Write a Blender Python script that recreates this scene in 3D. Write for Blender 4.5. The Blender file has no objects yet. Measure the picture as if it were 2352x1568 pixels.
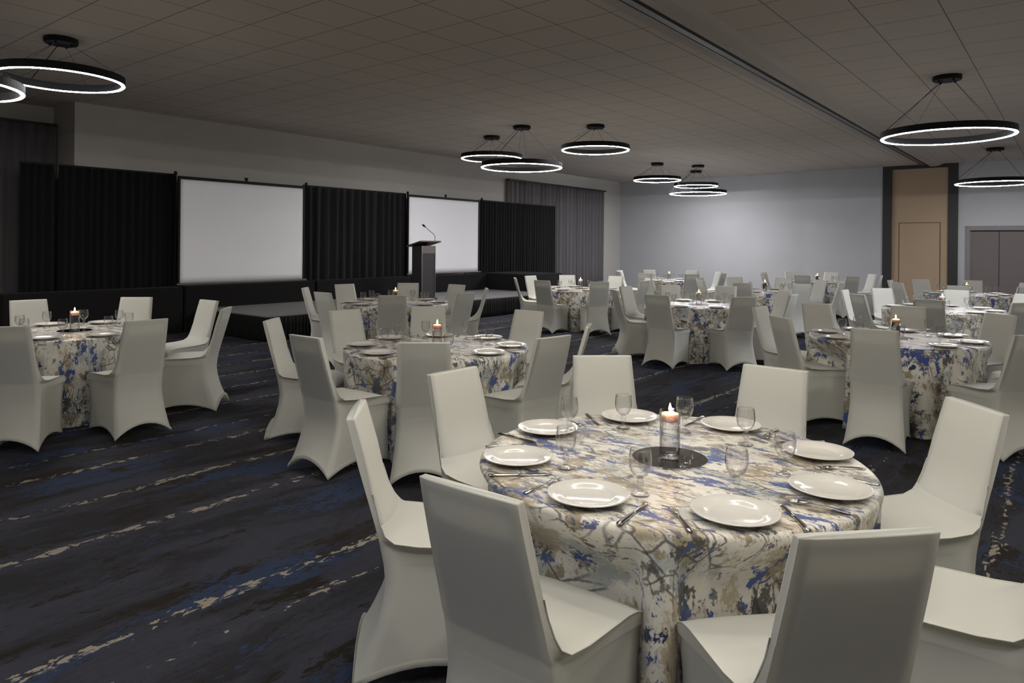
import bpy, bmesh, math, random
from mathutils import Vector, Matrix
C = bpy.context.scene.collection
R = math.radians
PI = math.pi
rnd = random.Random(7)

# ------------------------------------------------------------------ camera
YAW, ROLL, CAMH = 0.6718, 0.0092, 1.62
cd = bpy.data.cameras.new('camera')
cam = bpy.data.objects.new('camera', cd); C.objects.link(cam)
rt = Vector((math.cos(YAW), math.sin(YAW), 0)); fw = Vector((-math.sin(YAW), math.cos(YAW), 0)); up = Vector((0, 0, 1))
rc = rt * math.cos(ROLL) + up * math.sin(ROLL); uc = up * math.cos(ROLL) - rt * math.sin(ROLL)
m = Matrix.Identity(4)
for i in range(3):
    m[i][0] = rc[i]; m[i][1] = uc[i]; m[i][2] = -fw[i]
m.translation = Vector((0, 0, CAMH))
cam.matrix_world = m
cd.sensor_width = 36; cd.lens = 1631.7 / 2352 * 36
cd.shift_y = -(784 - 562) / 2352
cd.clip_start = 0.05; cd.clip_end = 100
bpy.context.scene.camera = cam

# ------------------------------------------------------------------ world + exposure
w = bpy.data.worlds.new('world'); bpy.context.scene.world = w; w.use_nodes = True
w.node_tree.nodes['Background'].inputs[0].default_value = (0.02, 0.03, 0.05, 1)
w.node_tree.nodes['Background'].inputs[1].default_value = 0.3
vs = bpy.context.scene.view_settings
vs.view_transform = 'Standard'; vs.look = 'None'; vs.gamma = 1.0; vs.use_curve_mapping = False
vs.exposure = 2.14
LED_COOL, LED_WARM = 41.0, 25.0
LED_SMALL = 23.0

# ------------------------------------------------------------------ helpers
def tag(o, label=None, cat=None, group=None, kind=None):
    if label: o['label'] = label
    if cat: o['category'] = cat
    if group: o['group'] = group
    if kind: o['kind'] = kind
    return o
def obj(name, bm, mats, parent=None, smooth=False):
    me = bpy.data.meshes.new(name); bm.to_mesh(me); bm.free()
    return mobj(name, me, mats, parent, smooth)
def mobj(name, me, mats, parent=None, smooth=False):
    if not isinstance(mats, (list, tuple)): mats = [mats]
    for mt in mats: me.materials.append(mt)
    if smooth:
        for p in me.polygons: p.use_smooth = True
    o = bpy.data.objects.new(name, me); C.objects.link(o)
    if parent: o.parent = parent
    return o
def empty(name, loc=(0, 0, 0), rz=0):
    o = bpy.data.objects.new(name, None); C.objects.link(o)
    o.empty_display_size = 0.1
    o.location = loc; o.rotation_euler = (0, 0, rz); return o
def copy_tree(o, parent=None):
    c = o.copy(); C.objects.link(c)
    if parent: c.parent = parent
    for ch in list(o.children): copy_tree(ch, c)
    return c
def box(bm, x0, x1, y0, y1, z0, z1, bev=0):
    r = bmesh.ops.create_cube(bm, size=1)
    for v in r['verts']:
        v.co = Vector((x0 + (v.co.x + .5) * (x1 - x0), y0 + (v.co.y + .5) * (y1 - y0), z0 + (v.co.z + .5) * (z1 - z0)))
    if bev:
        es = list({e for v in r['verts'] for e in v.link_edges})
        bmesh.ops.bevel(bm, geom=es, offset=bev, segments=2, affect='EDGES', profile=.6)
    return r['verts']
def B(name, dims, mt, parent=None, bev=0):
    bm = bmesh.new(); box(bm, *dims, bev=bev); return obj(name, bm, mt, parent)
def lathe(bm, prof, n=32, cap=True, cx=0, cy=0):
    rings = []
    for r, z in prof:
        if r < 1e-5: rings.append([bm.verts.new((cx, cy, z))])
        else: rings.append([bm.verts.new((cx + r * math.cos(2 * PI * k / n), cy + r * math.sin(2 * PI * k / n), z)) for k in range(n)])
    for a, b in zip(rings, rings[1:]):
        for k in range(n):
            k2 = (k + 1) % n
            if len(a) == 1 and len(b) == 1: continue
            if len(a) == 1: bm.faces.new((a[0], b[k2], b[k]))
            elif len(b) == 1: bm.faces.new((a[k], a[k2], b[0]))
            else: bm.faces.new((a[k], a[k2], b[k2], b[k]))
def tube(bm, pts, r, n=8):
    pts = [Vector(p) for p in pts]; rings = []
    for i, p in enumerate(pts):
        d = (pts[min(i + 1, len(pts) - 1)] - pts[max(i - 1, 0)]).normalized()
        a = d.cross(Vector((0, 0, 1)) if abs(d.z) < .9 else Vector((1, 0, 0))).normalized(); b = d.cross(a)
        rr = r[i] if isinstance(r, (list, tuple)) else r
        rings.append([bm.verts.new(p + (a * math.cos(2 * PI * k / n) + b * math.sin(2 * PI * k / n)) * rr) for k in range(n)])
    for a, b in zip(rings, rings[1:]):
        for k in range(n): bm.faces.new((a[k], a[(k + 1) % n], b[(k + 1) % n], b[k]))
    bm.faces.new(rings[0]); bm.faces.new(rings[-1])
def fixn(bm): bmesh.ops.recalc_face_normals(bm, faces=bm.faces[:])

# ------------------------------------------------------------------ materials
def mat(name, col, rough=.6, metal=0, spec=.5, emis=None, es=0, sheen=0, coat=0):
    mt = bpy.data.materials.new(name); mt.use_nodes = True
    b = mt.node_tree.nodes['Principled BSDF']
    b.inputs['Base Color'].default_value = (*col, 1); b.inputs['Roughness'].default_value = rough
    b.inputs['Metallic'].default_value = metal; b.inputs['Specular IOR Level'].default_value = spec
    if emis: b.inputs['Emission Color'].default_value = (*emis, 1); b.inputs['Emission Strength'].default_value = es
    if sheen: b.inputs['Sheen Weight'].default_value = sheen
    if coat: b.inputs['Coat Weight'].default_value = coat
    return mt
class NT:
    def __init__(s, mt): s.t = mt.node_tree; s.N = s.t.nodes; s.L = s.t.links
    def n(s, typ, **kw):
        nd = s.N.new(typ)
        for k, v in kw.items():
            if k.startswith('i_'): nd.inputs[k[2:].replace('_', ' ')].default_value = v
            else: setattr(nd, k, v)
        return nd
    def l(s, a, b): s.L.new(a, b)
    def math(s, op, a, b=None, c=None, clamp=False):
        nd = s.N.new('ShaderNodeMath'); nd.operation = op; nd.use_clamp = clamp
        for i, v in enumerate((a, b, c)):
            if v is None: continue
            if isinstance(v, (int, float)): nd.inputs[i].default_value = v
            else: s.l(v, nd.inputs[i])
        return nd.outputs[0]
    def mix(s, f, a, b):
        nd = s.N.new('ShaderNodeMix'); nd.data_type = 'RGBA'
        for i, v in ((0, f), (6, a), (7, b)):
            if isinstance(v, (int, float)): nd.inputs[i].default_value = v
            elif isinstance(v, tuple): nd.inputs[i].default_value = (*v, 1)
            else: s.l(v, nd.inputs[i])
        return nd.outputs[2]
    def ramp(s, f, a, b):   # smoothstep a..b
        nd = s.N.new('ShaderNodeMapRange'); nd.interpolation_type = 'SMOOTHSTEP'
        s.l(f, nd.inputs[0]); nd.inputs[1].default_value = a; nd.inputs[2].default_value = b
        return nd.outputs[0]
    def noise(s, vec, scale, detail=4, rough=.55, dist=0, map_scale=None, map_rot=None, map_loc=None):
        if map_scale or map_rot or map_loc:
            mp = s.N.new('ShaderNodeMapping'); s.l(vec, mp.inputs[0])
            if map_scale: mp.inputs['Scale'].default_value = map_scale
            if map_rot: mp.inputs['Rotation'].default_value = map_rot
            if map_loc: mp.inputs['Location'].default_value = map_loc
            vec = mp.outputs[0]
        nd = s.N.new('ShaderNodeTexNoise'); s.l(vec, nd.inputs['Vector'])
        nd.inputs['Scale'].default_value = scale; nd.inputs['Detail'].default_value = detail
        nd.inputs['Roughness'].default_value = rough; nd.inputs['Distortion'].default_value = dist
        return nd.outputs[0]
    def bump(s, h, strength=.2, dist=.01):
        b = s.N.new('ShaderNodeBump'); b.inputs['Strength'].default_value = strength; b.inputs['Distance'].default_value = dist
        s.l(h, b.inputs['Height']); s.l(b.outputs[0], s.N['Principled BSDF'].inputs['Normal'])

# carpet --------------------------------------------------------------
def carpet():
    mt = mat('carpet', (.02, .02, .025), .95, spec=.15); s = NT(mt); P = s.N['Principled BSDF']
    tc = s.n('ShaderNodeTexCoord').outputs['Object']
    sx = s.n('ShaderNodeSeparateXYZ'); s.l(tc, sx.inputs[0]); X, Y = sx.outputs[0], sx.outputs[1]
    base = s.noise(tc, 1.0, 7, .62, .3, map_scale=(3.0, .8, 1))
    fine = s.noise(tc, 1.0, 5, .7, 0, map_scale=(42, 17, 1))
    f0 = s.math('ADD', base, s.math('MULTIPLY', s.math('SUBTRACT', fine, .5), .35))
    col = s.mix(s.ramp(f0, .40, .60), (.023, .0225, .027), (.040, .041, .056))
    bl = s.noise(tc, 1.0, 8, .62, .4, map_scale=(2.8, 1.05, 1), map_loc=(4.2, 1.3, 0))
    bf = s.math('ADD', bl, s.math('MULTIPLY', s.math('SUBTRACT', fine, .5), .45))
    col = s.mix(s.ramp(bf, .555, .585), col, (.028, .041, .080))
    dk = s.noise(tc, 1.0, 8, .65, .5, map_scale=(4.8, 1.6, 1), map_loc=(9.2, 5.3, 0))
    df = s.math('ADD', dk, s.math('MULTIPLY', s.math('SUBTRACT', fine, .5), .4))
    col = s.mix(s.ramp(df, .57, .60), col, (.019, .015, .012))
    # beige torn lines running along the room
    wob = s.noise(tc, 1.0, 4, .6, 0, map_scale=(1.2, 1.1, 1), map_loc=(2, 2, 0))
    xw = s.math('ADD', X, s.math('MULTIPLY', s.math('SUBTRACT', wob, .5), .16))
    N = s.noise(tc, 1.0, 7, .6, .6, map_scale=(26, 13, 1))
    N2 = s.noise(tc, 1.0, 3, .5, 0, map_scale=(2.4, .9, 1), map_loc=(7, 1, 0))
    lines = [(-2.75, -.014), (-3.04, .020), (-4.17, .012), (-4.83, .006), (-5.5, .006), (-5.94, .0), (-6.7, .01), (-7.4, .01),
             (-8.1, .015), (-8.8, .01), (-9.5, .01), (-2.0, -.01), (-1.15, .0), (-.35, .01), (.5, .0), (1.3, .01), (-10.3, .01), (2.3, .01), (3.3, .01)]
    acc = None
    for x0, wd in lines:
        d = s.math('SUBTRACT', wd, s.math('ABSOLUTE', s.math('SUBTRACT', xw, x0)))
        acc = d if acc is None else s.math('MAXIMUM', acc, d)
    k = s.math('ADD', acc, s.math('MULTIPLY', s.math('SUBTRACT', N, .5), .31))
    k = s.math('ADD', k, s.math('MULTIPLY', s.math('SUBTRACT', N2, .5), .13))
    gate = s.math('MULTIPLY', s.ramp(acc, -.065, -.035), s.ramp(k, .004, .010))
    speck = s.noise(tc, 160, 2, .5)
    col = s.mix(gate, col, s.mix(speck, (.16, .135, .10), (.40, .36, .30)))
    s.l(col, P.inputs['Base Color'])
    s.bump(s.noise(tc, 220, 2, .6), .35, .006)
    return mt
def tiles(x0, y0, px, py, name):
    mt = mat(name, (.5, .46, .41), .92, spec=.1); s = NT(mt); P = s.N['Principled BSDF']
    tc = s.n('ShaderNodeTexCoord').outputs['Object']
    sx = s.n('ShaderNodeSeparateXYZ'); s.l(tc, sx.inputs[0])
    def line(ax, o, p, wd):
        f = s.math('FRACT', s.math('DIVIDE', s.math('SUBTRACT', ax, o - 1000 * p), p))
        d = s.math('ABSOLUTE', s.math('SUBTRACT', f, .5))
        return s.math('GREATER_THAN', d, .5 - wd / p)
    g = s.math('MAXIMUM', line(sx.outputs[0], x0, px, .0065), line(sx.outputs[1], y0, py, .0065))
    v = s.noise(tc, 90, 3, .6)
    col = s.mix(v, (.59, .53, .465), (.64, .58, .51))
    col = s.mix(g, col, (.27, .235, .20))
    s.l(col, P.inputs['Base Color']); s.bump(s.math('SUBTRACT', v, s.math('MULTIPLY', g, .8)), .25, .006)
    return mt
def plaster(name, c):
    mt = mat(name, c, .85, spec=.2); s = NT(mt)
    tc = s.n('ShaderNodeTexCoord').outputs['Object']
    v = s.noise(tc, 1.3, 3, .5); col = s.mix(v, tuple(x * .95 for x in c), tuple(min(1, x * 1.05) for x in c))
    s.l(col, s.N['Principled BSDF'].inputs['Base Color']); s.bump(s.noise(tc, 60, 3, .5), .06, .004)
    return mt
def fabric(name, c, weave=600, rough=.9, sheen=.2, bs=.1):
    mt = mat(name, c, rough, spec=.25, sheen=sheen); s = NT(mt)
    tc = s.n('ShaderNodeTexCoord').outputs['Object']
    s.bump(s.noise(tc, weave, 2, .5), bs, .002)
    return mt
def spandex():
    mt = bpy.data.materials.new('white_spandex'); mt.use_nodes = True; s = NT(mt)
    P = s.N['Principled BSDF']; out = s.N['Material Output']
    tc = s.n('ShaderNodeTexCoord').outputs['Object']
    v = s.noise(tc, 5, 3, .5)
    s.l(s.mix(v, (.68, .685, .64), (.72, .725, .68)), P.inputs['Base Color'])
    P.inputs['Roughness'].default_value = .62; P.inputs['Specular IOR Level'].default_value = .3
    P.inputs['Sheen Weight'].default_value = .15
    s.bump(s.noise(tc, 900, 2, .5), .05, .001)
    tr = s.n('ShaderNodeBsdfTranslucent'); tr.inputs[0].default_value = (.90, .88, .78, 1)
    mx = s.n('ShaderNodeMixShader'); mx.inputs[0].default_value = .24
    s.l(P.outputs[0], mx.inputs[1]); s.l(tr.outputs[0], mx.inputs[2]); s.l(mx.outputs[0], out.inputs[0])
    return mt
def tablecloth_mat():
    mt = mat('abstract_print_cloth', (.8, .76, .7), .42, spec=.4, sheen=.2); s = NT(mt); P = s.N['Principled BSDF']
    tcn = s.n('ShaderNodeTexCoord'); oi = s.n('ShaderNodeObjectInfo')
    off = s.n('ShaderNodeVectorMath', operation='SCALE'); off.inputs[0].default_value = (17.3, 9.1, 0)
    s.l(oi.outputs['Random'], off.inputs['Scale'])
    ad = s.n('ShaderNodeVectorMath', operation='ADD'); s.l(tcn.outputs['Object'], ad.inputs[0]); s.l(off.outputs[0], ad.inputs[1])
    tc = ad.outputs[0]
    rot = (0, 0, R(38))
    g = s.noise(tc, 1, 5, .75, 0, (60, 130, 60), rot)
    gj = s.math('MULTIPLY', s.math('SUBTRACT', g, .5), .26)
    def lay(sc, loc, a, b, c, amt=1.0, dist=.15, det=6, jit=True):
        nonlocal col
        n_ = s.noise(tc, 1, det, .62, dist, sc, rot, loc)
        if jit: n_ = s.math('ADD', n_, gj)
        f = s.ramp(n_, a, b)
        if amt < 1: f = s.math('MULTIPLY', f, amt)
        col = s.mix(f, col, c)
    col = s.mix(s.ramp(s.noise(tc, 1, 6, .6, .2, (3.5, 6.5, 3.0), rot), .40, .62), (.76, .73, .66), (.60, .58, .53))
    lay((4.2, 9.5, 4.2), (3, 1, 2), .53, .60, (.27, .32, .34), .65)
    lay((3.6, 7.0, 3.6), (8, 5, 1), .52, .59, (.35, .28, .165), .75)
    lay((5.5, 9.5, 6.0), (4, 4, 7), .55, .60, (.24, .185, .10), .8)
    # long thin charcoal scratches, gated in patches
    gate = s.ramp(s.noise(tc, 1, 3, .5, 0, (3, 4, 3), None, (6, 6, 6)), .45, .55)
    for rz_, lc_, sc_ in ((R(38), (1, 9, 4), (2.2, 8, 3)), (R(60), (4, 2, 8), (3, 7, 4))):
        mp = s.n('ShaderNodeMapping'); s.l(tc, mp.inputs[0]); mp.inputs['Scale'].default_value = sc_; mp.inputs['Rotation'].default_value = (0, .3, rz_); mp.inputs['Location'].default_value = lc_
        vo = s.n('ShaderNodeTexVoronoi'); vo.feature = 'DISTANCE_TO_EDGE'; vo.inputs['Scale'].default_value = 1.6; s.l(mp.outputs[0], vo.inputs['Vector'])
        de = s.math('ADD', vo.outputs['Distance'], s.math('MULTIPLY', s.math('SUBTRACT', g, .5), .10))
        col = s.mix(s.math('MULTIPLY', s.math('SUBTRACT', 1, s.ramp(de, .008, .030)), s.math('MULTIPLY', gate, .8)), col, (.05, .048, .045))
    lay((5.0, 9.0, 6.5), (5, 2, 9), .59, .62, (.050, .050, .048), .9)
    lay((9.0, 26.0, 12), (5, 8, 3), .60, .63, (.06, .058, .055), .8)
    lay((4.2, 9.5, 4.6), (2, 7, 5), .585, .603, (.050, .085, .26))
    lay((6.0, 11.0, 6), (7, 7, 2), .625, .645, (.020, .035, .11))
    lay((9, 20, 10), (1, 1, 5), .61, .63, (.060, .095, .25), .9)
    s.l(col, P.inputs['Base Color']); s.bump(s.noise(tc, 700, 2, .5), .06, .001)
    return mt
def glass(name, base=.05, edge=.8, rough=.02, tint=(1, 1, 1)):
    mt = bpy.data.materials.new(name); mt.use_nodes = True; s = NT(mt)
    s.N.remove(s.N['Principled BSDF']); out = s.N['Material Output']
    t = s.n('ShaderNodeBsdfTransparent'); t.inputs[0].default_value = (*tint, 1)
    g = s.n('ShaderNodeBsdfGlossy'); g.inputs['Roughness'].default_value = rough
    lw = s.n('ShaderNodeLayerWeight'); lw.inputs[0].default_value = .5
    f = s.math('ADD', s.math('MULTIPLY', s.math('POWER', lw.outputs['Facing'], 2.5), edge), base)
    s.l(s.mix(s.math('POWER', lw.outputs['Facing'], 2.2), tuple(.97 * x for x in tint), (.80, .80, .81)), t.inputs[0])
    mx = s.n('ShaderNodeMixShader'); s.l(f, mx.inputs[0]); s.l(t.outputs[0], mx.inputs[1]); s.l(g.outputs[0], mx.inputs[2])
    s.l(mx.outputs[0], out.inputs[0]); return mt
def solid_glass(name, ior):
    mt = bpy.data.materials.new(name); mt.use_nodes = True; s = NT(mt)
    s.N.remove(s.N['Principled BSDF']); out = s.N['Material Output']
    g = s.n('ShaderNodeBsdfGlass'); g.inputs['IOR'].default_value = ior; g.inputs['Roughness'].default_value = 0.01
    s.l(g.outputs[0], out.inputs[0]); return mt

M = dict(
    carpet=carpet(),
    tileL=tiles(-4.337, 6.18, .658, .6585, 'ceiling_tile_left_room'),
    tileR=tiles(-1.04, 8.2, .667, .686, 'ceiling_tile_right_room'),
    soffit=plaster('soffit_paint', (.50, .46, .41)),
    wall=plaster('stage_wall_paint', (.385, .37, .345)),
    wallfar=plaster('back_wall_paint', (.36, .362, .37)),
    black=mat('black_metal', (.009, .009, .010), .6, spec=.2),
    blackframe=mat('black_frame_paint', (.014, .013, .013), .6),
    trackmetal=mat('track_aluminium', (.22, .22, .22), .45, .7),
    tan=plaster('tan_laminate', (.33, .245, .165)),
    tanline=mat('tan_gap', (.09, .06, .04), .8),
    door=plaster('taupe_door_paint', (.135, .115, .112)),
    doorframe=mat('taupe_frame_paint', (.16, .145, .145), .6),
    curtain=fabric('grey_curtain_cloth', (.085, .080, .084)),
    drape=fabric('black_drape_cloth', (.0028, .0027, .0032), sheen=.03),
    drapemid=fabric('black_drape_cloth_lighter', (.0075, .0068, .0082), sheen=.12),  # slightly lighter black than the other drapes
    skirt=fabric('black_pleated_skirt', (.0045, .0045, .0045), sheen=.03),
    tableblack=fabric('black_stretch_cloth', (.0065, .0056, .006), sheen=.02),
    deck=plaster('grey_stage_carpet', (.20, .195, .20)),
    screen=mat('screen_fabric', (.93, .93, .98), .9, spec=.1),
    lectern=mat('dark_lectern_laminate', (.035, .032, .036), .4),
    lectop=mat('lectern_top_grey', (.075, .068, .07), .35),
    lecband=mat('lectern_band', (.17, .15, .15), .35, .4),
    cable=mat('cable_grey', (.10, .10, .10), .5, .5),
    steel=mat('brushed_steel', (.45, .44, .43), .3, 1),
    cutlery=mat('polished_cutlery', (.50, .49, .48), .16, 1),
    china=mat('white_china', (.70, .685, .65), .14, spec=.6, coat=.3),
    spandex=spandex(),
    board=mat('chair_back_board', (.30, .29, .27), .8),
    cloth=tablecloth_mat(),
    mirror=mat('mirror_glass', (.62, .62, .62), .02, 1),
    glass=glass('clear_glass'),
    vglass=glass('vase_glass', .03, .75),
    stem=glass('glass_stem', .10, .8),
    water=glass('water', .03, .35),
    wax=mat('cream_wax', (.85, .75, .60), .5, emis=(1, .55, .25), es=.0),
    wick=mat('wick', (.02, .02, .02), .9),
    flame=mat('flame', (1, .6, .2), 1, emis=(1, .52, .14), es=12.0),
    ledc=mat('led_cool', (1, 1, 1), 1, emis=(.97, .97, 1), es=LED_COOL),
    leds=mat('led_cool_small', (1, 1, 1), 1, emis=(.97, .97, 1), es=LED_SMALL),
    ledf=mat('led_cool_bright', (1, 1, 1), 1, emis=(.97, .97, 1), es=52.0),
    ledw=mat('led_warm', (1, 1, 1), 1, emis=(1, .925, .80), es=LED_WARM),
)
M['wax'].node_tree.nodes['Principled BSDF'].inputs['Subsurface Weight'].default_value = .4

# ------------------------------------------------------------------ room shell
ZC = 3.958
XW, YF, XR, YB = -13.2, 23.0, 7.0, -6.0
def struct(name, dims, mt, bev=0): return tag(B(name, dims, mt, bev=bev), kind='structure')
struct('floor', (-14.6, XR + .2, YB - .2, YF + .2, -.1, 0), M['carpet'])
ceil = empty('ceiling', (0, 0, 0)); tag(ceil, kind='structure')
B('tile_field', (-14.6, -3.575, YB - .2, YF + .2, ZC, ZC + .1), M['tileL'], ceil)
B('tile_field', (-2.9, XR + .2, YB - .2, YF + .2, ZC, ZC + .1), M['tileR'], ceil)
B('drywall_strip', (-3.575, -2.9, YB - .2, YF + .2, ZC + .001, ZC + .1), M['soffit'], ceil)
# soffit beside the partition track
sf = bmesh.new()
prof = [(-3.225, ZC), (-3.215, ZC - .045), (-3.19, ZC - .06), (-3.10, ZC - .066), (-2.99, ZC - .05), (-2.92, ZC - .02), (-2.89, ZC)]
for (xa, za), (xb, zb) in zip(prof, prof[1:]):
    v = [sf.verts.new((xa, YB, za)), sf.verts.new((xa, YF, za)), sf.verts.new((xb, YF, zb)), sf.verts.new((xb, YB, zb))]
    sf.faces.new(v)
tag(obj('trim_1', sf, M['soffit'], smooth=True), kind='structure')
tr = empty('trim_2'); tag(tr, kind='structure')
B('track_rail', (-3.415, -3.395, YB, YF - .02, ZC - .025, ZC + .002), M['trackmetal'], tr)
B('track_slot', (-3.395, -3.378, YB, YF - .02, ZC - .004, ZC + .003), M['black'], tr)
B('track_rail', (-3.378, -3.30, YB, YF - .02, ZC - .025, ZC + .002), M['trackmetal'], tr)
B('track_gap_shade', (-3.30, -3.23, YB, YF - .02, ZC - .006, ZC + .003), mat('track_shade_paint', (.08, .07, .065), .6), tr)  # flat dark strip, the shade of the gap beside the rail put into its colour
# stage wall with recess at its left end
struct('wall_stage', (XW - 1.2, XW, 4.76, YF, 0, ZC), M['wall'])
struct('wall_recess', (-14.6, -14.15, YB, 4.76, 0, ZC), M['wall'])
struct('trim_3', (XW - .001, XW + .006, 4.765, 16.2, 3.60, 3.615), M['wall'])
struct('wall_back', (-14.4, -6.53, YF, YF + .2, 0, ZC), M['wallfar'])
struct('wall_back_right', (-6.53, -4.38, YF - .35, YF + .2, 0, ZC), M['wallfar'])
struct('wall_back_far_right', (-2.53, XR, YF - .35, YF + .2, 0, ZC), M['wallfar'])
struct('wall_right', (XR, XR + .2, YB, YF, 0, ZC), M['wall'])
struct('wall_rear', (-14.4, XR, YB - .2, YB, 0, ZC), M['wall'])
# partition pocket: black frame, tan panel with a flush door
yp = YF - .36
fr = empty('trim_4', (0, 0, 0)); tag(fr, kind='structure')
B('frame_jamb', (-4.38, -4.15, yp - .03, YF, 0, ZC), M['blackframe'], fr)
B('frame_jamb', (-2.765, -2.53, yp - .03, YF, 0, ZC), M['blackframe'], fr)
B('frame_head', (-4.15, -2.765, yp - .03, YF, 3.86, ZC), M['blackframe'], fr)
d1 = empty('door_1', (0, 0, 0)); tag(d1, kind='structure')
B('panel', (-4.15, -2.765, yp + .03, yp + .1, 0, 3.86), M['tan'], d1)
B('leaf', (-3.95, -2.965, yp + .018, yp + .04, .01, 2.33), M['tan'], d1)
for dm in ((-3.972, -3.95), (-2.965, -2.943)): B('shadow_gap', (dm[0], dm[1], yp + .024, yp + .04, 0, 2.352), M['tanline'], d1)
B('shadow_gap', (-3.972, -2.943, yp + .024, yp + .04, 2.33, 2.352), M['tanline'], d1)
# double door
d2 = empty('door_2', (0, 0, 0)); tag(d2, kind='structure')
yd = YF - .35
B('door_frame', (-2.36, -2.245, yd - .04, yd, 0, 2.24), M['doorframe'], d2)
B('door_frame', (-.95, -.835, yd - .04, yd, 0, 2.24), M['doorframe'], d2)
B('door_frame', (-2.245, -.95, yd - .04, yd, 2.12, 2.24), M['doorframe'], d2)
B('shadow_gap', (-2.245, -.95, yd - .012, yd, 2.085, 2.12), M['black'], d2)
for x0, x1 in ((-2.235, -1.61), (-1.595, -.96)):
    B('leaf', (x0, x1, yd - .02, yd, .01, 2.085), M['door'], d2)
    lf = d2.children[-1]
B('shadow_gap', (-1.61, -1.595, yd - .012, yd, 0, 2.1), M['black'], d2)
# baseboards
struct('baseboard_back', (-13.15, -6.53, YF - .02, YF, 0, .11), M['blackframe'])
struct('baseboard_back_right', (-6.53, -4.38, YF - .37, YF - .35, 0, .11), M['blackframe'])

# ------------------------------------------------------------------ drapery
def pleats(name, p0, p1, z0, z1, amp, wl, mt, parent=None, seed=1, thick=.0, puddle=0, nz=5):
    """pleated cloth sheet from p0 to p1 (xy), front and back surface"""
    rr = random.Random(seed)
    p0 = Vector((*p0, 0)); p1 = Vector((*p1, 0)); d = p1 - p0; L = d.length; d.normalize(); nrm = Vector((-d.y, d.x, 0))
    n = max(8, int(L / wl * 8)); ph = 0; cols = []
    offs = []
    f = 1.0
    for i in range(n + 1):
        if i % 8 == 0: f = rr.uniform(.75, 1.3); a = amp * rr.uniform(.6, 1.25)
        ph += 2 * PI / 8 * f; offs.append(a * math.sin(ph) + .25 * a * math.sin(2.3 * ph))
    bm = bmesh.new()
    for i in range(n + 1):
        t = i / n; row = []
        for k in range(nz + 1):
            z = z1 + (z0 - z1) * k / nz; gain = .55 + .45 * (k / nz)
            sway = .15 * amp * math.sin(3 * k / nz + i * .35)
            row.append(bm.verts.new(p0 + d * (L * t) + nrm * (offs[i] * gain + sway) + Vector((0, 0, z))))
        cols.append(row)
    for a, b in zip(cols, cols[1:]):
        for k in range(nz): bm.faces.new((a[k], b[k], b[k + 1], a[k + 1]))
    o = obj(name, bm, mt, parent, smooth=True)
    md = o.modifiers.new('thick', 'SOLIDIFY'); md.thickness = .006
    return o
# grey curtains
cl = pleats('curtain', (-13.86, -2.0), (-13.86, 4.70), .02, 3.59, .06, .22, M['curtain'], seed=3)
tag(cl, 'tall grey pleated curtain in the recess at the left edge of the room', 'curtain')
B('curtain_rail', (-13.93, -13.80, -2.0, 4.70, 3.59, 3.63), M['blackframe'], cl)
cr = pleats('curtain', (-13.09, 16.25), (-13.09, 21.72), .02, 3.52, .06, .22, M['curtain'], seed=4)
tag(cr, 'tall grey pleated curtain on the stage wall near the far corner', 'curtain')
B('curtain_rail', (-13.17, -13.03, 16.25, 21.72, 3.52, 3.56), M['blackframe'], cr)
# black pipe and drape
XD = -12.93
def drape(y0, y1, label, seed, amp=.022, wl=.12, z0=.02, z1=2.86, mk='drape'):
    root = pleats('black_drape', (XD, y0), (XD, y1), z0, z1 - .02, amp, wl, M[mk], seed=seed, nz=6)
    tag(root, label, 'drape', 'black drapes behind the stage')
    B('crossbar', (XD - .018, XD + .018, y0, y1, z1 - .03, z1), M['black'], root)
    return root
drape(3.90, 4.375, 'narrow black drape panel at the far left end of the backdrop', 11)
drape(4.44, 6.34, 'wide black drape left of the larger projection screen', 12)
drape(9.08, 12.03, 'black drape with visible folds hanging between the two projection screens', 13, .05, .22, mk='drapemid')
drape(14.80, 18.42, 'black drape right of the smaller looking projection screen behind the lectern', 14)
def upright(y, label, z=2.88):
    o = empty('drape_upright', (XD + .085, y, 0)); tag(o, label, 'pole', 'drape uprights')
    bm = bmesh.new(); tube(bm, [(0, 0, .01), (0, 0, z - .02)], .019, 10); obj('pole', bm, M['black'], o, True)
    bm = bmesh.new(); lathe(bm, [(0, z - .05), (.028, z - .045), (.03, z - .01), (.026, z + .02), (0, z + .025)], 10); obj('top_cap', bm, M['black'], o, True)
    B('base_plate', (-.06, .16, -.10, .10, 0, .01), M['black'], o)
    return o
upright(6.30, 'black drape upright at the left edge of the larger screen')
upright(9.10, 'black drape upright at the right edge of the larger screen')
upright(12.03, 'black drape upright at the left edge of the screen behind the lectern')
upright(14.80, 'black drape upright at the right edge of the screen behind the lectern')
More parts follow.
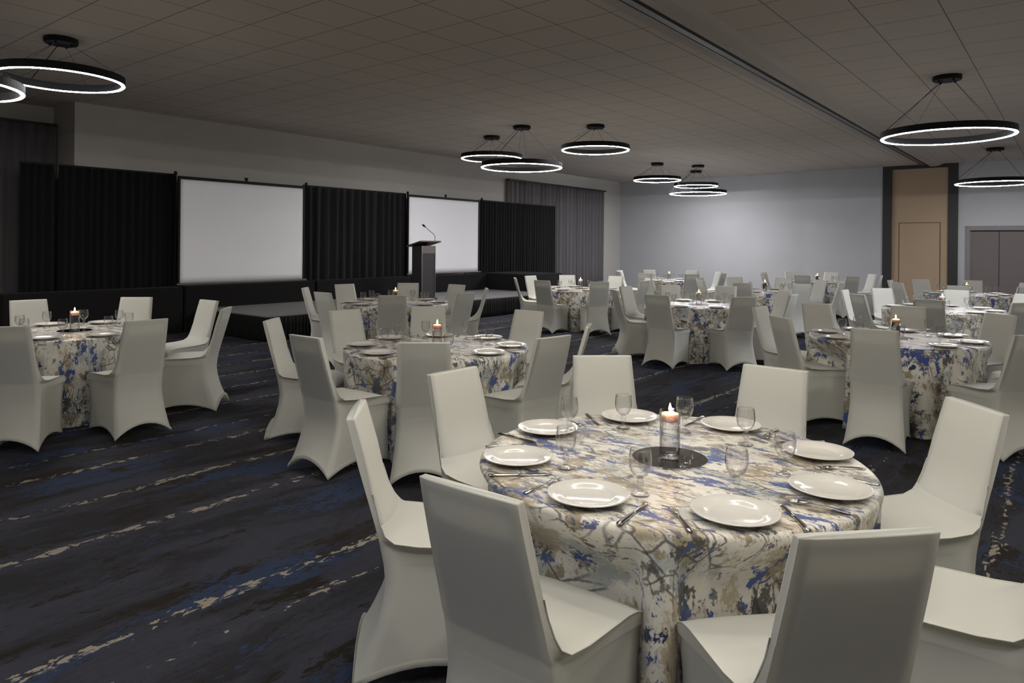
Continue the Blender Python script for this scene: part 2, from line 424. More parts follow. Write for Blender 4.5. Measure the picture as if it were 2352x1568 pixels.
def screen(y0, y1, z0, z1, label):
    o = empty('projection_screen', (-12.80, (y0 + y1) / 2, 0)); tag(o, label, 'projection screen')
    h = (y1 - y0) / 2
    bm = bmesh.new(); ny, nz = 28, 16; g = []
    for i in range(ny + 1):
        g.append([bm.verts.new((.012 * math.sin(i * .9) * math.sin(k * .25) * (.3), -h + 2 * h * i / ny, z0 + (z1 - z0) * k / nz)) for k in range(nz + 1)])
    for a, b in zip(g, g[1:]):
        for k in range(nz): bm.faces.new((a[k], b[k], b[k + 1], a[k + 1]))
    sh = obj('screen_sheet', bm, M['screen'], o, True); sh.modifiers.new('t', 'SOLIDIFY').thickness = .004
    B('frame_bar', (-.02, .02, -h - .035, h + .035, z1, z1 + .055), M['black'], o)
    B('frame_bar', (-.02, .02, -h - .035, -h, z0 - .02, z1), M['black'], o)
    B('frame_bar', (-.02, .02, h, h + .035, z0 - .02, z1), M['black'], o)
    B('bottom_bar', (-.015, .035, -h - .05, h + .08, z0 - .035, z0 - .005), M['lecband'], o, bev=.004)
    for yy in (-h * .6, h * .6): B('support_leg', (-.02, .02, yy - .02, yy + .02, 0, z0 - .02), M['black'], o)
    bm = bmesh.new(); tube(bm, [(0, 0, z1 + .05), (0, 0, z1 + .1)], .022, 10); tube(bm, [(0, -.03, z1 + .105), (0, .03, z1 + .105)], .02, 10); obj('top_clamp', bm, M['black'], o, True)
    return o
screen(6.36, 9.00, .865, 2.765, 'large white projection screen left of the lectern, fully blank')
screen(12.02, 14.62, .895, 2.775, 'white projection screen standing directly behind the lectern')

# black stretch covered tables behind the stage
def skirted(x0, x1, y0, y1, h, label):
    bm = bmesh.new(); vs_ = box(bm, x0, x1, y0, y1, 0.0, h)
    es = [e for e in bm.edges if max(e.verts[0].co.z, e.verts[1].co.z) > h * .5]
    bmesh.ops.bevel(bm, geom=es, offset=.018, segments=3, affect='EDGES')
    o = obj('stretch_table_cover', bm, M['tableblack'], None, True)
    for p in o.data.polygons: p.use_smooth = False
    tag(o, label, 'table', 'black covered tables behind the stage')
    return o
skirted(-12.80 + .06, -12.45, 3.54, 6.27, .815, 'black covered table left of the stage under the black drape')
skirted(-12.74, -12.45, 6.30, 9.07, .83, 'black covered table under the larger projection screen')
skirted(-12.74, -12.45, 9.10, 11.82, .835, 'black covered table under the drape between the screens')
skirted(-12.74, -12.45, 11.85, 14.57, .84, 'black covered table under the screen behind the lectern')
skirted(-12.74, -11.14, 14.62, 16.25, .855, 'black covered table turned forward at the right end of the stage')

# ------------------------------------------------------------------ stage
st = empty('stage', (-11.37, 10.57, 0)); tag(st, 'low grey topped stage with a black pleated skirt', 'stage')
hx, hy = 1.07, 4.01
B('deck', (-hx, hx, -hy, hy, .36, .42), M['deck'], st, bev=.006)
B('deck_edge', (-hx + .001, hx + .003, -hy - .003, hy + .003, .345, .385), M['black'], st)
pleats('skirt', (hx + .004, -hy), (hx + .004, hy), .008, .40, .014, .075, M['skirt'], st, seed=21, nz=3)
pleats('skirt', (-hx, -hy - .004), (hx, -hy - .004), .008, .40, .014, .075, M['skirt'], st, seed=22, nz=3)
pleats('skirt', (-hx, hy + .004), (hx, hy + .004), .008, .40, .014, .075, M['skirt'], st, seed=23, nz=3)

# ------------------------------------------------------------------ lectern
lc = empty('lectern', (-11.02, 10.82, .42)); tag(lc, 'dark lectern with a slanted top and gooseneck microphone on the stage', 'lectern')
B('body', (-.17, .13, -.20, .20, .04, 1.16), M['lectern'], lc, bev=.004)
B('base', (-.22, .18, -.23, .23, 0, .045), M['lectern'], lc, bev=.006)
B('front_band', (.131, .137, -.195, .195, 1.00, 1.16), M['lecband'], lc)
for y in (-.205, .19): B('edge_trim', (.128, .142, y, y + .014, .045, 1.16), M['steel'], lc)
bm = bmesh.new()
tops = [(-.24, -.31, 1.135), (.20, -.31, 1.245), (.20, .31, 1.245), (-.24, .31, 1.135)]
lo = [bm.verts.new(p) for p in tops]; hi = [bm.verts.new((x, y, z + .025)) for x, y, z in tops]
bm.faces.new(lo); bm.faces.new(hi)
for k in range(4): bm.faces.new((lo[k], lo[(k + 1) % 4], hi[(k + 1) % 4], hi[k]))
fixn(bm); obj('reading_top', bm, M['lectop'], lc)
bm = bmesh.new()
neck = bmesh.new(); tube(bm, [(-.17, -.2, 1.12), (-.17, -.2, 1.2)], .001, 4); bm.free()
tube(neck, [(.12, .20, 1.24), (.12, .20, 1.36), (.10, .17, 1.42), (.05, .08, 1.50), (.0, 0.0, 1.58)], .006, 8); obj('microphone_neck', neck, M['black'], lc, True)
bm = bmesh.new(); tube(bm, [(.012, .02, 1.565), (-.01, -.02, 1.60), (-.02, -.04, 1.615)], [.012, .024, .016], 12); obj('microphone_head', bm, M['black'], lc, True)
bm = bmesh.new(); lathe(bm, [(0, 1.235), (.026, 1.235), (.026, 1.262), (0, 1.265)], 16, cx=.12, cy=.20); obj('microphone_base', bm, M['black'], lc, True)

# ------------------------------------------------------------------ ring pendants
def pendant(x, y, z, dia, led, label, offx=0, offy=0):
    o = empty('ring_pendant', (x, y, z)); tag(o, label, 'ceiling light', 'ring pendants')
    Rr = dia / 2; wd, h = .046, .092; dz = ZC - z
    bm = bmesh.new(); n = 96
    pf = [(Rr - wd, .004), (Rr - wd, h), (Rr, h), (Rr, .004)]
    rings = [[bm.verts.new((r * math.cos(2 * PI * k / n), r * math.sin(2 * PI * k / n), zz)) for k in range(n)] for r, zz in pf]
    for a, b in zip(rings, rings[1:]):
        for k in range(n): bm.faces.new((a[k], a[(k + 1) % n], b[(k + 1) % n], b[k]))
    fixn(bm); obj('ring_housing', bm, M['black'], o)
    bm = bmesh.new()
    pf = [(Rr - wd + .009, .012), (Rr - wd + .009, -.003), (Rr - wd * .5, -.006), (Rr - .009, -.003), (Rr - .009, .012)]
    rings = [[bm.verts.new((r * math.cos(2 * PI * k / n), r * math.sin(2 * PI * k / n), zz)) for k in range(n)] for r, zz in pf]
    for a, b in zip(rings, rings[1:]):
        for k in range(n): bm.faces.new((a[k], a[(k + 1) % n], b[(k + 1) % n], b[k]))
    bmesh.ops.recalc_face_normals(bm, faces=bm.faces[:]); obj('led_diffuser', bm, led, o, True)
    bm = bmesh.new(); lathe(bm, [(0, dz), (.17, dz), (.175, dz - .012), (.175, dz - .05), (.165, dz - .062), (0, dz - .062)], 40); fixn(bm)
    cn = obj('canopy', bm, M['black'], o)
    for k in range(4):
        a = PI / 4 + k * PI / 2
        bm = bmesh.new(); lathe(bm, [(0, dz - .062), (.014, dz - .062), (.012, dz - .085), (0, dz - .085)], 10, cx=.12 * math.cos(a), cy=.12 * math.sin(a)); obj('cable_grip', bm, M['black'], cn)
        bm = bmesh.new(); tube(bm, [((Rr - wd / 2) * math.cos(a), (Rr - wd / 2) * math.sin(a), h), (.12 * math.cos(a), .12 * math.sin(a), dz - .08)], .0026, 5); obj('suspension_cable', bm, M['cable'], o)
    a = PI * 1.05
    bm = bmesh.new(); tube(bm, [((Rr - wd / 2) * math.cos(a), (Rr - wd / 2) * math.sin(a), h), (.05 * math.cos(a), .05 * math.sin(a), dz - .06)], .005, 6); obj('power_cable', bm, M['black'], o)
    return o
S = 1.08
zs, zl, ds, dl = 3.466, 3.132, 1.32, 1.60
pendant(-8.54 * S, 2.94 * S, zs, ds, M['leds'], 'upper ring pendant at the top left corner of the photo')
pendant(-8.24 * S, 1.75 * S, zl, dl, M['ledw'], 'lower ring pendant cut off by the left frame edge')
pendant(-9.16 * S, 10.84 * S, zs, ds, M['leds'], 'small ring pendant on the left of the middle cluster of three')
pendant(-7.93 * S, 10.23 * S, zl, dl, M['ledw'], 'lowest and largest ring pendant of the middle cluster of three')
pendant(-6.79 * S, 10.92 * S, zs, ds, M['leds'], 'small ring pendant on the right of the middle cluster of three')
pendant(-8.58 * S, 16.85 * S, zs, ds, M['ledf'], 'left ring pendant of the distant cluster before the back wall')
pendant(-7.92 * S, 17.90 * S, zl, dl, M['ledf'], 'lowest ring pendant of the distant cluster before the back wall')
pendant(-8.52 * S, 19.12 * S, zs, ds, M['ledf'], 'smaller ring pendant just above the lowest one before the back wall')
pendant(-1.29 * S, 10.36 * S, zl, dl, M['ledc'], 'large ring pendant at upper right beyond the ceiling track')
pendant(-1.38 * S, 18.30 * S, zl, dl, M['ledc'], 'distant ring pendant cut off by the right frame edge')
# unseen ring lamps, added outside the frame to brighten the foreground
for x, y, d_, l_, z_ in ((.25, 1.15, dl, 'ledw', 3.20), (-2.0, 3.3, dl, 'ledw', 3.36), (-1.7, -.7, ds, 'leds', zs), (3.6, 5.0, dl, 'ledw', zl), (4.2, 12.0, dl, 'ledc', zl), (4.2, 19.0, dl, 'ledc', zl)):
    pendant(x, y, z_, d_, M[l_], 'ring pendant added unseen outside the frame to light the room')

# ------------------------------------------------------------------ banquet chair (stretch cover)
def chair_profile():
    # front (seat side) profile from the top of the back down to the seat nose, then down to the front hem
    F = [(.030, .973), (.034, .962), (.052, .90), (.080, .80), (.112, .70), (.140, .64), (.175, .59), (.220, .553), (.280, .529), (.350, .518), (.430, .513), (.505, .509), (.560, .502), (.592, .488), (.610, .465), (.612, .445), (.604, .430)]
    F += [(.605, .33), (.610, .22), (.617, .11), (.622, .012)]
    # rear profile z -> y
    Rp = [(.973, 0.0), (.90, .018), (.80, .046), (.70, .076), (.60, .106), (.52, .128), (.45, .143), (.38, .150), (.30, .143), (.20, .118), (.10, .080), (.012, .040)]
    # half widths z -> w   (rear, front)
    WR = [(.973, .172), (.80, .179), (.60, .187), (.47, .192), (.35, .193), (.2, .205), (.1, .215), (.012, .226)]
    WF = [(.973, .172), (.80, .180), (.64, .190), (.57, .204), (.53, .218), (.515, .224), (.50, .227), (.47, .228), (.445, .224), (.430, .216), (.33, .206), (.2, .200), (.012, .203)]
    E = [(.973, .030), (.90, .052), (.80, .078), (.70, .100), (.64, .118), (.59, .133), (.553, .150), (.529, .185), (.518, .27), (.513, .40), (.509, .495), (.502, .545), (.488, .578), (.465, .598), (.445, .602), (.430, .596), (.33, .598), (.012, .616)]
    return F, Rp, WR, WF, E
def lerp(tab, z):
    for (z0, v0), (z1, v1) in zip(tab, tab[1:]):
        if z <= z0 and z >= z1:
            return v0 + (v1 - v0) * (z0 - z) / (z0 - z1) if z0 > z1 else v0
    return tab[0][1] if z > tab[0][0] else tab[-1][1]
def make_chair():
    F, Rp, WR, WF, E = chair_profile()
    # refine front profile
    FF = []
    for (y0, z0), (y1, z1) in zip(F, F[1:]):
        k = 2 if z0 > .42 else 3
        for j in range(k): FF.append((y0 + (y1 - y0) * j / k, z0 + (z1 - z0) * j / k))
    FF.append(F[-1])
    NB, NS, NF = 10, 10, 10      # verts per back side, flank, front
    AR_R, AR_S, AR_F = .105, .060, .060   # hem arch heights
    levels = []
    for y_f, z in FF:
        yr = lerp(Rp, z); wr = lerp(WR, z); wf = lerp(WF, z); ye = min(lerp(E, z), y_f - .002)
        loop = []
        # rear left -> rear right (x from -wr to wr), flank right, front right->left, flank left
        def rr_(u): return 0.010 * (1 - u ** 8)      # slight rounding of faces
        fl = max(0.0, 1 - z / .41); fl = fl ** 1.0
        for i in range(NB): 
            u = -1 + 2 * i / NB; loop.append(['r', u, wr * u, yr - .006 * (1 - u * u) + .004 * abs(u) ** 12])
        for i in range(NS):
            t = i / NS; x = wr + (wf - wr) * t; y = yr + (ye - yr) * t
            sag = .018 * math.sin(PI * t) * min(1, (ye - yr) / .4)
            loop.append(['s', t, x - sag, y])
        for i in range(NF):
            u = 1 - 2 * i / NF; loop.append(['f', u, wf * u, y_f + (ye - y_f) * abs(u) ** 2.6])
        for i in range(NS):
            t = 1 - i / NS; x = wr + (wf - wr) * t; y = yr + (ye - yr) * t
            sag = .018 * math.sin(PI * t) * min(1, (ye - yr) / .4)
            loop.append(['s', t, -(x - sag), y])
        levels.append((z, loop))
    zlow = .42
    def arch(k, u):
        if k == 'r': return AR_R * (1 - abs(u) ** 2.0) ** .9
        if k == 'f': return AR_F * (1 - abs(u) ** 2.0) ** .9
        return AR_S * (math.sin(PI * u)) ** .85 if 0 < u < 1 else 0
    def co(z, L):
        k, u, x, y = L
        if z < zlow:
            a = arch(k, u); zz = a + z * (zlow - a) / zlow if True else z
            # follow the flared surface at the raised height
            return Vector((x, y, max(.004, zz)))
        return Vector((x, y, z))
    root = empty('banquet_chair')
    n = len(levels[0][1]); NL = len(levels)
    iseat0 = next(i for i, (z, _) in enumerate(levels) if z <= .60)     # backrest / seat change
    iseat1 = next(i for i, (z, _) in enumerate(levels) if z <= .4451)     # seat / skirt change
    def loft(bm, i0, i1, cols=None, vmap=None):
        vmap = {}
        def v(i, k):
            k %= n
            if (i, k) not in vmap: vmap[(i, k)] = bm.verts.new(co(levels[i][0], levels[i][1][k]))
            return vmap[(i, k)]
        for i in range(i0, i1):
            for k in range(n):
                if cols and k not in cols(i): continue
                bm.faces.new((v(i, k), v(i, (k + 1) % n), v(i + 1, (k + 1) % n), v(i + 1, k)))
        return v
    # the front panel columns (seat) vs the rest
    frontcols = set(range(NB + NS, NB + NS + NF))
    bm = bmesh.new()
    v = loft(bm, 0, iseat1, cols=lambda i: set(range(n)) - (frontcols if i >= iseat0 else set()))
    top = [v(0, k) for k in range(n)]
    bm.faces.new(top); fixn(bm)
    o = obj('backrest', bm, M['spandex'], root, True)
    bm = bmesh.new(); loft(bm, iseat0, iseat1, cols=lambda i: frontcols); bmesh.ops.reverse_faces(bm, faces=bm.faces[:]) ; obj('seat', bm, M['spandex'], root, True)
    bm = bmesh.new(); loft(bm, iseat1, NL - 1); fixn(bm); sk = obj('skirt', bm, M['spandex'], root, True)
    # hem band
    bm = bmesh.new(); z, loop = levels[-1]
    A, Bv, Cc = [], [], []
    cen = Vector((0, .34, 0))
    for L in loop:
        p = co(z, L); d = (Vector((p.x, p.y, 0)) - cen).normalized()
        A.append(bm.verts.new(p + d * .001)); Bv.append(bm.verts.new(p + d * .0045 + Vector((0, 0, .003)))); Cc.append(bm.verts.new(p + d * .0045 * .9 - d * .004 + Vector((0, 0, .026))))
    for k in range(n):
        k2 = (k + 1) % n
        bm.faces.new((A[k], A[k2], Bv[k2], Bv[k])); bm.faces.new((Bv[k], Bv[k2], Cc[k2], Cc[k]))
    obj('hem', bm, M['spandex'], sk, True)
    # seam piping along the seat edge
    for sgn in (1, -1):
        k = NB + NS if sgn > 0 else NB + NS + NF
        pts = [co(levels[i][0], levels[i][1][k % n]) + Vector((sgn * .001, 0, .001)) for i in range(iseat0 - 4, iseat1 + 1)]
        bm = bmesh.new(); tube(bm, pts, .0022, 5); obj('seam', bm, M['spandex'], root, True)
    bm = bmesh.new(); pts = [co(levels[iseat1][0], levels[iseat1][1][k]) + Vector((0, .001, 0)) for k in range(NB + NS, NB + NS + NF + 1)]
    tube(bm, pts, .0022, 5); obj('seam', bm, M['spandex'], root, True)
    B('cushion', (-.165, .165, .20, .56, .40, .475), M['board'], root, bev=.01)
    # hidden board inside the back with the hand opening near the top
    bm = bmesh.new()
    def yc(z): return lerp(Rp, z) + .013
    def slab(x0, x1, z0, z1):
        k = 4
        for j in range(k):
            za, zb = z0 + (z1 - z0) * j / k, z0 + (z1 - z0) * (j + 1) / k
            vs4 = [(x0, yc(za), za), (x1, yc(za), za), (x1, yc(zb), zb), (x0, yc(zb), zb)]
            f_ = [bm.verts.new((x, y - .003, z)) for x, y, z in vs4]; b_ = [bm.verts.new((x, y + .003, z)) for x, y, z in vs4]
            bm.faces.new(f_); bm.faces.new(b_[::-1])
            for q in range(4): bm.faces.new((f_[q], b_[q], b_[(q + 1) % 4], f_[(q + 1) % 4]))
    slab(-.168, .168, .52, .865); slab(-.166, -.142, .865, .935); slab(.142, .166, .865, .935); slab(-.166, .166, .935, .962)
    obj('back_board', bm, M['board'], root)
    return root
chair0 = make_chair()
chair_used = [False]

# ------------------------------------------------------------------ table dressing prototypes
def cloth_mesh(seed, seats):
    rr = random.Random(seed); n = 240
    top = .760; rad = .765
    nf = 10
    cen = [(k + rr.uniform(-.28, .28)) * 2 * PI / nf for k in range(nf)]
    wid = [rr.uniform(.10, .19) for _ in range(nf)]; hgt = [rr.uniform(.6, 1.15) for _ in range(nf)]
    def fold(a, t):
        s = 0
        for c, w_, h_ in zip(cen, wid, hgt):
            c2 = c + .06 * math.sin(3 * c) * t
            d = (a - c2 + PI) % (2 * PI) - PI
            s += h_ * math.exp(-(d / (w_ * (1.25 - .35 * t))) ** 2)
        return s
    prof = [(0, top), (.30, top), (.55, top), (.70, top), (.750, top), (.760, top - .002), (.768, top - .008), (.772, top - .02)]
    nz = 16
    bm = bmesh.new(); rings = []
    for r, z in prof:
        if r == 0: rings.append([bm.verts.new((0, 0, z))]); continue
        rings.append([bm.verts.new((r * math.cos(2 * PI * k / n), r * math.sin(2 * PI * k / n), z)) for k in range(n)])
    for j in range(1, nz + 1):
        t = j / nz; z = (top - .02) * (1 - t) + .004 * t; ring = []
        for k in range(n):
            a = 2 * PI * k / n
            r = .772 - .035 * t + (.115 * t ** .85) * fold(a, t) + .006 * math.sin(17 * a + 3 * t) * t
            wz = min(1, max(0, (.752 - z) / .215)); wz = wz * wz * (3 - 2 * wz)
            for ac, rc_ in seats:
                d = (a - ac + PI) % (2 * PI) - PI
                if abs(d) > .8: continue
                lat = abs(r * math.sin(d)); lim = (rc_ - .640) / math.cos(d) + max(0, lat - .222) * 2.2
                if lim < r: r = r + (lim - r) * wz
            ring.append(bm.verts.new((r * math.cos(a), r * math.sin(a), z)))
        rings.append(ring)
    for a, b in zip(rings, rings[1:]):
        for k in range(n):
            k2 = (k + 1) % n
            if len(a) == 1: bm.faces.new((a[0], b[k], b[k2]))
            else: bm.faces.new((a[k], b[k], b[k2], a[k2]))
    fixn(bm)
    me = bpy.data.meshes.new('tablecloth'); bm.to_mesh(me); bm.free(); me.materials.append(M['cloth'])
    for p in me.polygons: p.use_smooth = True
    return me

def make_plate():
    bm = bmesh.new()
    lathe(bm, [(0, .003), (.055, .003), (.078, .000), (.082, .001), (.086, .005), (.118, .0155), (.137, .0205), (.139, .0225), (.1385, .0245), (.135, .025), (.112, .020), (.094, .0155), (.088, .0115), (.080, .0085), (0, .0075)], 56)
    fixn(bm); return obj('dinner_plate', bm, M['china'], None, True)
def make_goblet():
    o = empty('water_goblet')
    bm = bmesh.new()
    lathe(bm, [(0, .0605), (.012, .0615), (.024, .070), (.034, .085), (.0395, .105), (.040, .125), (.037, .152), (.0355, .160), (.0345, .160), (.036, .150), (.0385, .125), (.038, .105), (.0325, .087), (.022, .073), (.010, .066), (0, .065)], 28)
    fixn(bm); obj('bowl', bm, M['glass'], o, True)
    bm = bmesh.new()
    lathe(bm, [(0, .0604), (.011, .060), (.0085, .053), (.0135, .048), (.0085, .042), (.0130, .036), (.0075, .029), (.0085, .020), (.011, .015), (0, .0145)], 20)
    fixn(bm); obj('stem', bm, M['stem'], o, True)
    bm = bmesh.new()
    lathe(bm, [(0, .0143), (.011, .014), (.022, .009), (.031, .0055), (.033, .003), (.032, .0005), (0, .0005)], 28)
    fixn(bm); obj('foot', bm, M['stem'], o, True)
    return o
def bladeshape(bm, pts, zf, th):
    """symmetric strip along y: pts (y, halfwidth)"""
    lo, hi = [], []
    for y, hw in pts:
        z = zf(y); lo.append([bm.verts.new((-hw, y, z)), bm.verts.new((hw, y, z))]); hi.append([bm.verts.new((-hw * .8, y, z + th)), bm.verts.new((hw * .8, y, z + th))])
    for i in range(len(pts) - 1):
        bm.faces.new((hi[i][0], hi[i][1], hi[i + 1][1], hi[i + 1][0])); bm.faces.new((lo[i][1], lo[i][0], lo[i + 1][0], lo[i + 1][1]))
        for s_ in (0, 1): bm.faces.new((lo[i][s_], lo[i + 1][s_], hi[i + 1][s_], hi[i][s_]))
    for i in (0, -1): bm.faces.new((lo[i][0], lo[i][1], hi[i][1], hi[i][0]))
def make_fork():
    o = empty('dinner_fork'); bm = bmesh.new(); zf = lambda y: .002 + .010 * max(0, math.sin((y + .10) / .20 * PI)) ** 1.2 * (1 if y > 0 else .6)
    bladeshape(bm, [(-.100, .005), (-.096, .009), (-.08, .0105), (-.05, .0065), (0, .0035), (.02, .0035)], zf, .003); fixn(bm); obj('handle', bm, M['cutlery'], o, True)
    bm = bmesh.new(); bladeshape(bm, [(.02, .0035), (.034, .009), (.046, .0125), (.058, .0125)], zf, .0025)
    for k in range(4):
        x = -.0102 + .0068 * k
        tube(bm, [(x, .056, zf(.056) + .001), (x, .08, zf(.08) + .001), (x, .10, .004)], [.0022, .0018, .0010], 6)
    fixn(bm); obj('tines', bm, M['cutlery'], o, True)
    return o
def make_knife():
    o = empty('dinner_knife'); bm = bmesh.new(); zf = lambda y: .001
    bladeshape(bm, [(-.115, .006), (-.11, .0095), (-.08, .0095), (-.03, .0075), (-.005, .0055), (.0, .006)], zf, .006); fixn(bm); obj('handle', bm, M['cutlery'], o, True)
    bm = bmesh.new(); bladeshape(bm, [(0, .005), (.01, .008), (.05, .0098), (.09, .0088), (.108, .0055), (.115, .0015)], lambda y: .003, .0018); fixn(bm); obj('blade', bm, M['cutlery'], o, True)
    return o
def make_mirror():
    bm = bmesh.new(); lathe(bm, [(0, 0), (.150, 0), (.150, .003), (.147, .004), (0, .004)], 64); fixn(bm)
    return obj('round_mirror', bm, M['mirror'])
def make_vase():
    o = empty('cylinder_vase')
    bm = bmesh.new(); lathe(bm, [(0, 0), (.040, 0), (.0415, .002), (.0415, .190), (.0390, .190), (.0390, .012), (.036, .009), (0, .009)], 40); fixn(bm); obj('glass_body', bm, M['vglass'], o, True)
    bm = bmesh.new(); lathe(bm, [(0, .010), (.0355, .010), (.0385, .013), (.0385, .148), (0, .148)], 40); fixn(bm)
    obj('water', bm, M['water'], o, True)
    return o
def make_candle():
    o = empty('floating_candle')
    bm = bmesh.new(); lathe(bm, [(0, -.006), (.024, -.006), (.033, .004), (.0365, .020), (.034, .027), (.022, .030), (0, .028)], 32); fixn(bm); obj('wax', bm, M['wax'], o, True)
    bm = bmesh.new(); tube(bm, [(0, 0, .028), (0, 0, .038)], .0012, 6); obj('wick', bm, M['wick'], o)
    bm = bmesh.new(); lathe(bm, [(0, .034), (.0045, .039), (.0066, .045), (.0055, .053), (.0028, .062), (0, .071)], 14); fixn(bm); obj('flame', bm, M['flame'], o, True)
    ld = bpy.data.lights.new('candle_light', 'POINT'); ld.energy = .5; ld.color = (1, .55, .22); ld.shadow_soft_size = .008
    lo_ = bpy.data.objects.new('candle_light', ld); C.objects.link(lo_); lo_.location = (0, 0, .055); lo_.parent = o
    return o
protos = dict(plate=make_plate(), goblet=make_goblet(), fork=make_fork(), knife=make_knife(), mirror=make_mirror(), vase=make_vase(), candle=make_candle())
used = {}
def place(kind, x, y, z, rz, label, cat, group):
    p = protos[kind]
    o = p if kind not in used else copy_tree(p)
    used[kind] = 1
    o.location = (x, y, z); o.rotation_euler = (0, 0, rz)
    tag(o, label, cat, group); return o

# ------------------------------------------------------------------ tables and chairs
DATA = {'1': ([-1.288, 2.652], 1.24, {0: (-1.4, -0.083), 1: (2.0, -0.089), 2: (2.0, -0.058), 3: (0, 0), 4: (-2.8, -0.043), 5: (-0.3, -0.104), 6: (-1.1, -0.021), 7: (-0.1, -0.115)}), '2': ([-4.219, 4.303], -1.42, {0: (-3.0, 0.068), 1: (4.8, 0.002), 2: (-0.9, -0.005), 3: (-4.2, 0.006), 4: (-13.3, -0.058), 5: (3.8, -0.033), 6: (6.8, 0.063), 7: (-0.3, 0.013)}), '3': ([-7.495, 2.718], 3.21, {0: (0, 0), 2: (6.6, 0.191), 3: (-1.3, 0.159), 4: (0.2, 0.055), 5: (1.1, 0.047), 6: (-1.1, 0.12), 7: (-3.5, 0.09)}), '4': ([-7.769, 7.053], 0.82, {0: (-1.7, -0.031), 1: (1.7, -0.037), 2: (2.4, 0.129), 3: (0.6, 0.056), 4: (0.7, -0.001), 5: (2.2, 0.007), 6: (-4.5, 0.066), 7: (-3.7, -0.01)}), '5': ([-7.695, 11.875], 2.12, {0: (-1.0, -0.021), 1: (1.0, 0.013), 2: (1.7, 0.077), 3: (1.1, 0.068), 4: (0.1, 0.05), 5: (-0.0, 0.054), 6: (0.3, 0.029), 7: (-3.3, -0.024)}), '6': ([-4.383, 9.976], 3.2, {0: (-0.9, -0.047), 1: (0.3, 0.092), 2: (2.2, 0.038), 3: (0.5, 0.026), 4: (0.8, 0.039), 5: (3.8, 0.013), 6: (-1.6, 0.002), 7: (-3.2, -0.07)}), '7': ([-8.059, 16.526], 3.49, {0: (0, 0), 1: (-0.9, 0.014), 2: (2.2, 0.041), 3: (-0.1, 0.078), 4: (0, 0), 5: (-2.1, 0.028), 6: (2.7, 0.042), 7: (0.6, 0.088)}), '8': ([-4.773, 13.964], 4.16, {0: (0, 0), 1: (0.3, 0.023), 2: (-0.3, 0.001), 3: (-1.2, 0.059), 4: (6.1, -0.047), 5: (0, 0), 6: (-1.3, 0.038), 7: (0, 0)}), '9': ([-5.017, 18.464], 1.74, {0: (-3.1, 0.037), 1: (1.1, -0.01), 2: (2.9, 0.063), 3: (0.7, 0.085), 4: (-2.7, 0.083), 5: (0.8, -0.012), 6: (-0.5, 0.001), 7: (0, 0)}), '10': ([-1.357, 7.641], 4.39, {0: (1.9, -0.109), 1: (1.6, 0.09), 2: (1.5, 0.133), 3: (0, 0), 4: (3.6, -0.11), 5: (2.4, -0.009), 6: (-1.2, 0.037), 7: (-5.8, 0.009)}), '11': ([-1.494, 11.729], 1.73, {0: (0.6, -0.036), 1: (1.2, 0.017), 2: (-1.8, 0.15), 3: (0, 0), 4: (1.7, -0.0), 5: (-0.5, 0.032), 6: (-0.4, 0.067), 7: (-1.6, -0.022)}), '12': ([-1.641, 16.031], 1.11, {0: (-2.2, 0.044), 1: (1.2, 0.019), 2: (0.6, 0.058), 3: (0, 0), 4: (-0.5, -0.081), 5: (2.5, 0.017), 6: (-1.3, 0.033), 7: (-2.2, -0.0)})}
TN = {'1': 'the nearest table', '2': 'the table left of centre', '3': 'the leftmost table',
      '4': 'the table before the lectern', '5': 'the table before the corner curtain', '6': 'the middle table',
      '7': 'the farthest left table', '8': 'the table beyond the middle table', '9': 'the table farthest from the camera',
      '10': 'the second right hand table', '11': 'the third right hand table', '12': 'the table by the double door'}
OCT = ['right', 'far right', 'far', 'far left', 'left', 'near left', 'near', 'near right']
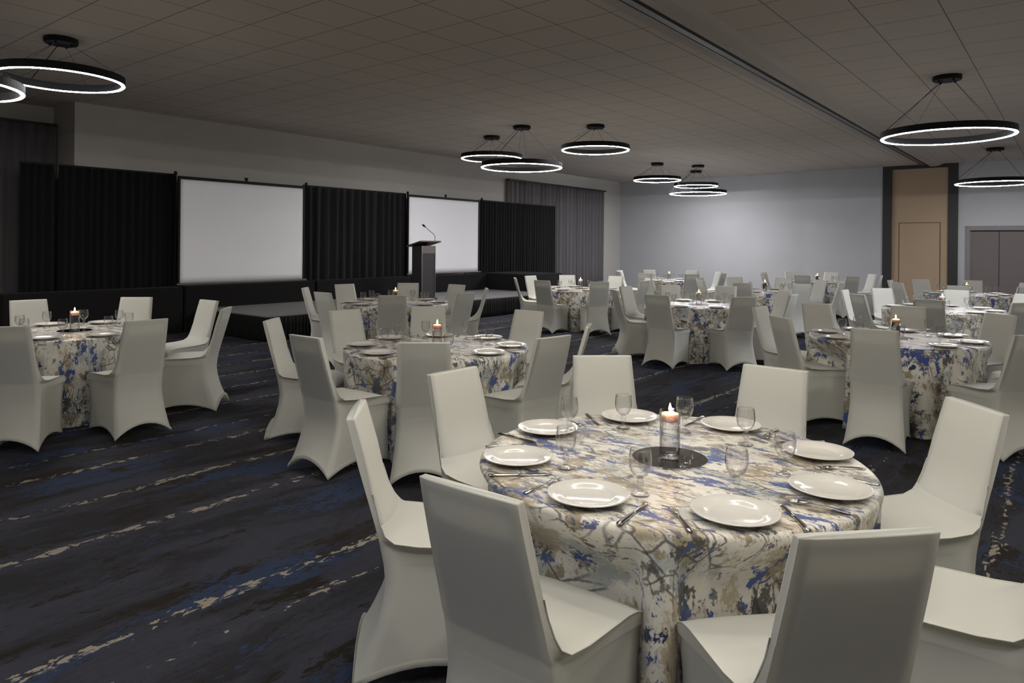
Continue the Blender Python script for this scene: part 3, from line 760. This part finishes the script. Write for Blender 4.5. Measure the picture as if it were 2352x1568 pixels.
for t, (c, rot, chairs) in DATA.items():
    c = Vector(c); name = TN[t]
    if t == '1': c = Vector((-1.29, 2.665))
    away = c.normalized(); right = Vector((away.y, -away.x))
    base = -137 + rot
    v0 = Vector((math.cos(R(base)), math.sin(R(base)))); phi0 = math.degrees(math.atan2(v0.dot(away), v0.dot(right))) % 360
    seats = []
    for s in chairs:
        an = R(base + 45 * s + chairs[s][0]); pp = Vector(DATA[t][0]) + Vector((math.cos(an), math.sin(an))) * (1.346 + chairs[s][1]) - c
        seats.append((math.atan2(pp.y, pp.x), pp.length))
    o = bpy.data.objects.new('tablecloth', cloth_mesh(30 + int(t), seats)); C.objects.link(o); o.location = (c.x, c.y, 0)
    tag(o, 'blue, gold and black print cloth on ' + name, 'tablecloth', 'abstract print tablecloths')
    zt = .7605
    place('mirror', c.x, c.y, zt, 0, 'round mirror plate at the centre of ' + name, 'mirror', 'mirror plates under the candles')
    place('vase', c.x, c.y, zt + .0045, 0, 'clear cylinder vase of water on ' + name, 'vase', 'candle vases')
    place('candle', c.x, c.y, zt + .0045 + .149, 0, 'lit floating candle in the vase on ' + name, 'candle', 'floating candles')
    for s in range(8):
        side = OCT[(int(phi0 // 45 + (1 if (phi0 % 45) > 22.5 else 0)) + s) % 8]
        ang = R(base + 45 * s + (chairs[s][0] * .3 if s in chairs else 0)); u = Vector((math.cos(ang), math.sin(ang))); lt = Vector((-u.y, u.x))
        jit = lambda a: rnd.uniform(-a, a)
        p = c + u * (.625 + jit(.012))
        sl = ', ' + side + ' seat of ' + name
        place('plate', p.x, p.y, zt, jit(3), 'white dinner plate' + sl, 'plate', 'dinner plates')
        # diner looks along -u, left hand is at -lt of u  (left = u rotated -90)
        lf = Vector((u.y, -u.x))
        q = c + u * (.635 + jit(.02)) + lf * .185
        place('fork', q.x, q.y, zt + .0005, math.atan2(-u.y, -u.x) - PI / 2 + jit(.12), 'steel fork' + sl, 'fork', 'dinner forks')
        q = c + u * (.635 + jit(.02)) - lf * .185
        place('knife', q.x, q.y, zt + .0005, math.atan2(-u.y, -u.x) - PI / 2 + jit(.12), 'steel knife' + sl, 'knife', 'dinner knives')
        q = c + u * (.445 + jit(.02)) - lf * (.10 + jit(.02))
        if t == '1':
            q = c + Vector((math.cos(R([-122, -76, -33, 11, 66, 107, 143, 174][s])), math.sin(R([-122, -76, -33, 11, 66, 107, 143, 174][s])))) * [.46, .48, .44, .44, .42, .43, .47, .53][s]
        place('goblet', q.x, q.y, zt + .0005, 0, 'clear water goblet' + sl, 'glass', 'water goblets')
        if s in chairs:
            da, dr = chairs[s]; an = R(base + 45 * s + da); rr = 1.346 + dr
            p = Vector(DATA[t][0]) + Vector((math.cos(an), math.sin(an))) * rr
            ch = chair0 if not chair_used[0] else copy_tree(chair0)
            chair_used[0] = True
            ch.location = (p.x, p.y, 0); ch.rotation_euler = (0, 0, an + PI / 2)
            how = {'near': 'seen from behind', 'near left': 'seen from behind', 'near right': 'seen from behind', 'far': 'facing the camera', 'far left': 'facing the camera', 'far right': 'facing the camera', 'left': 'seen from its side', 'right': 'seen from its side'}[side]
            tag(ch, 'white covered chair %s, %s side of %s' % (how, side, name), 'chair', 'white covered banquet chairs')
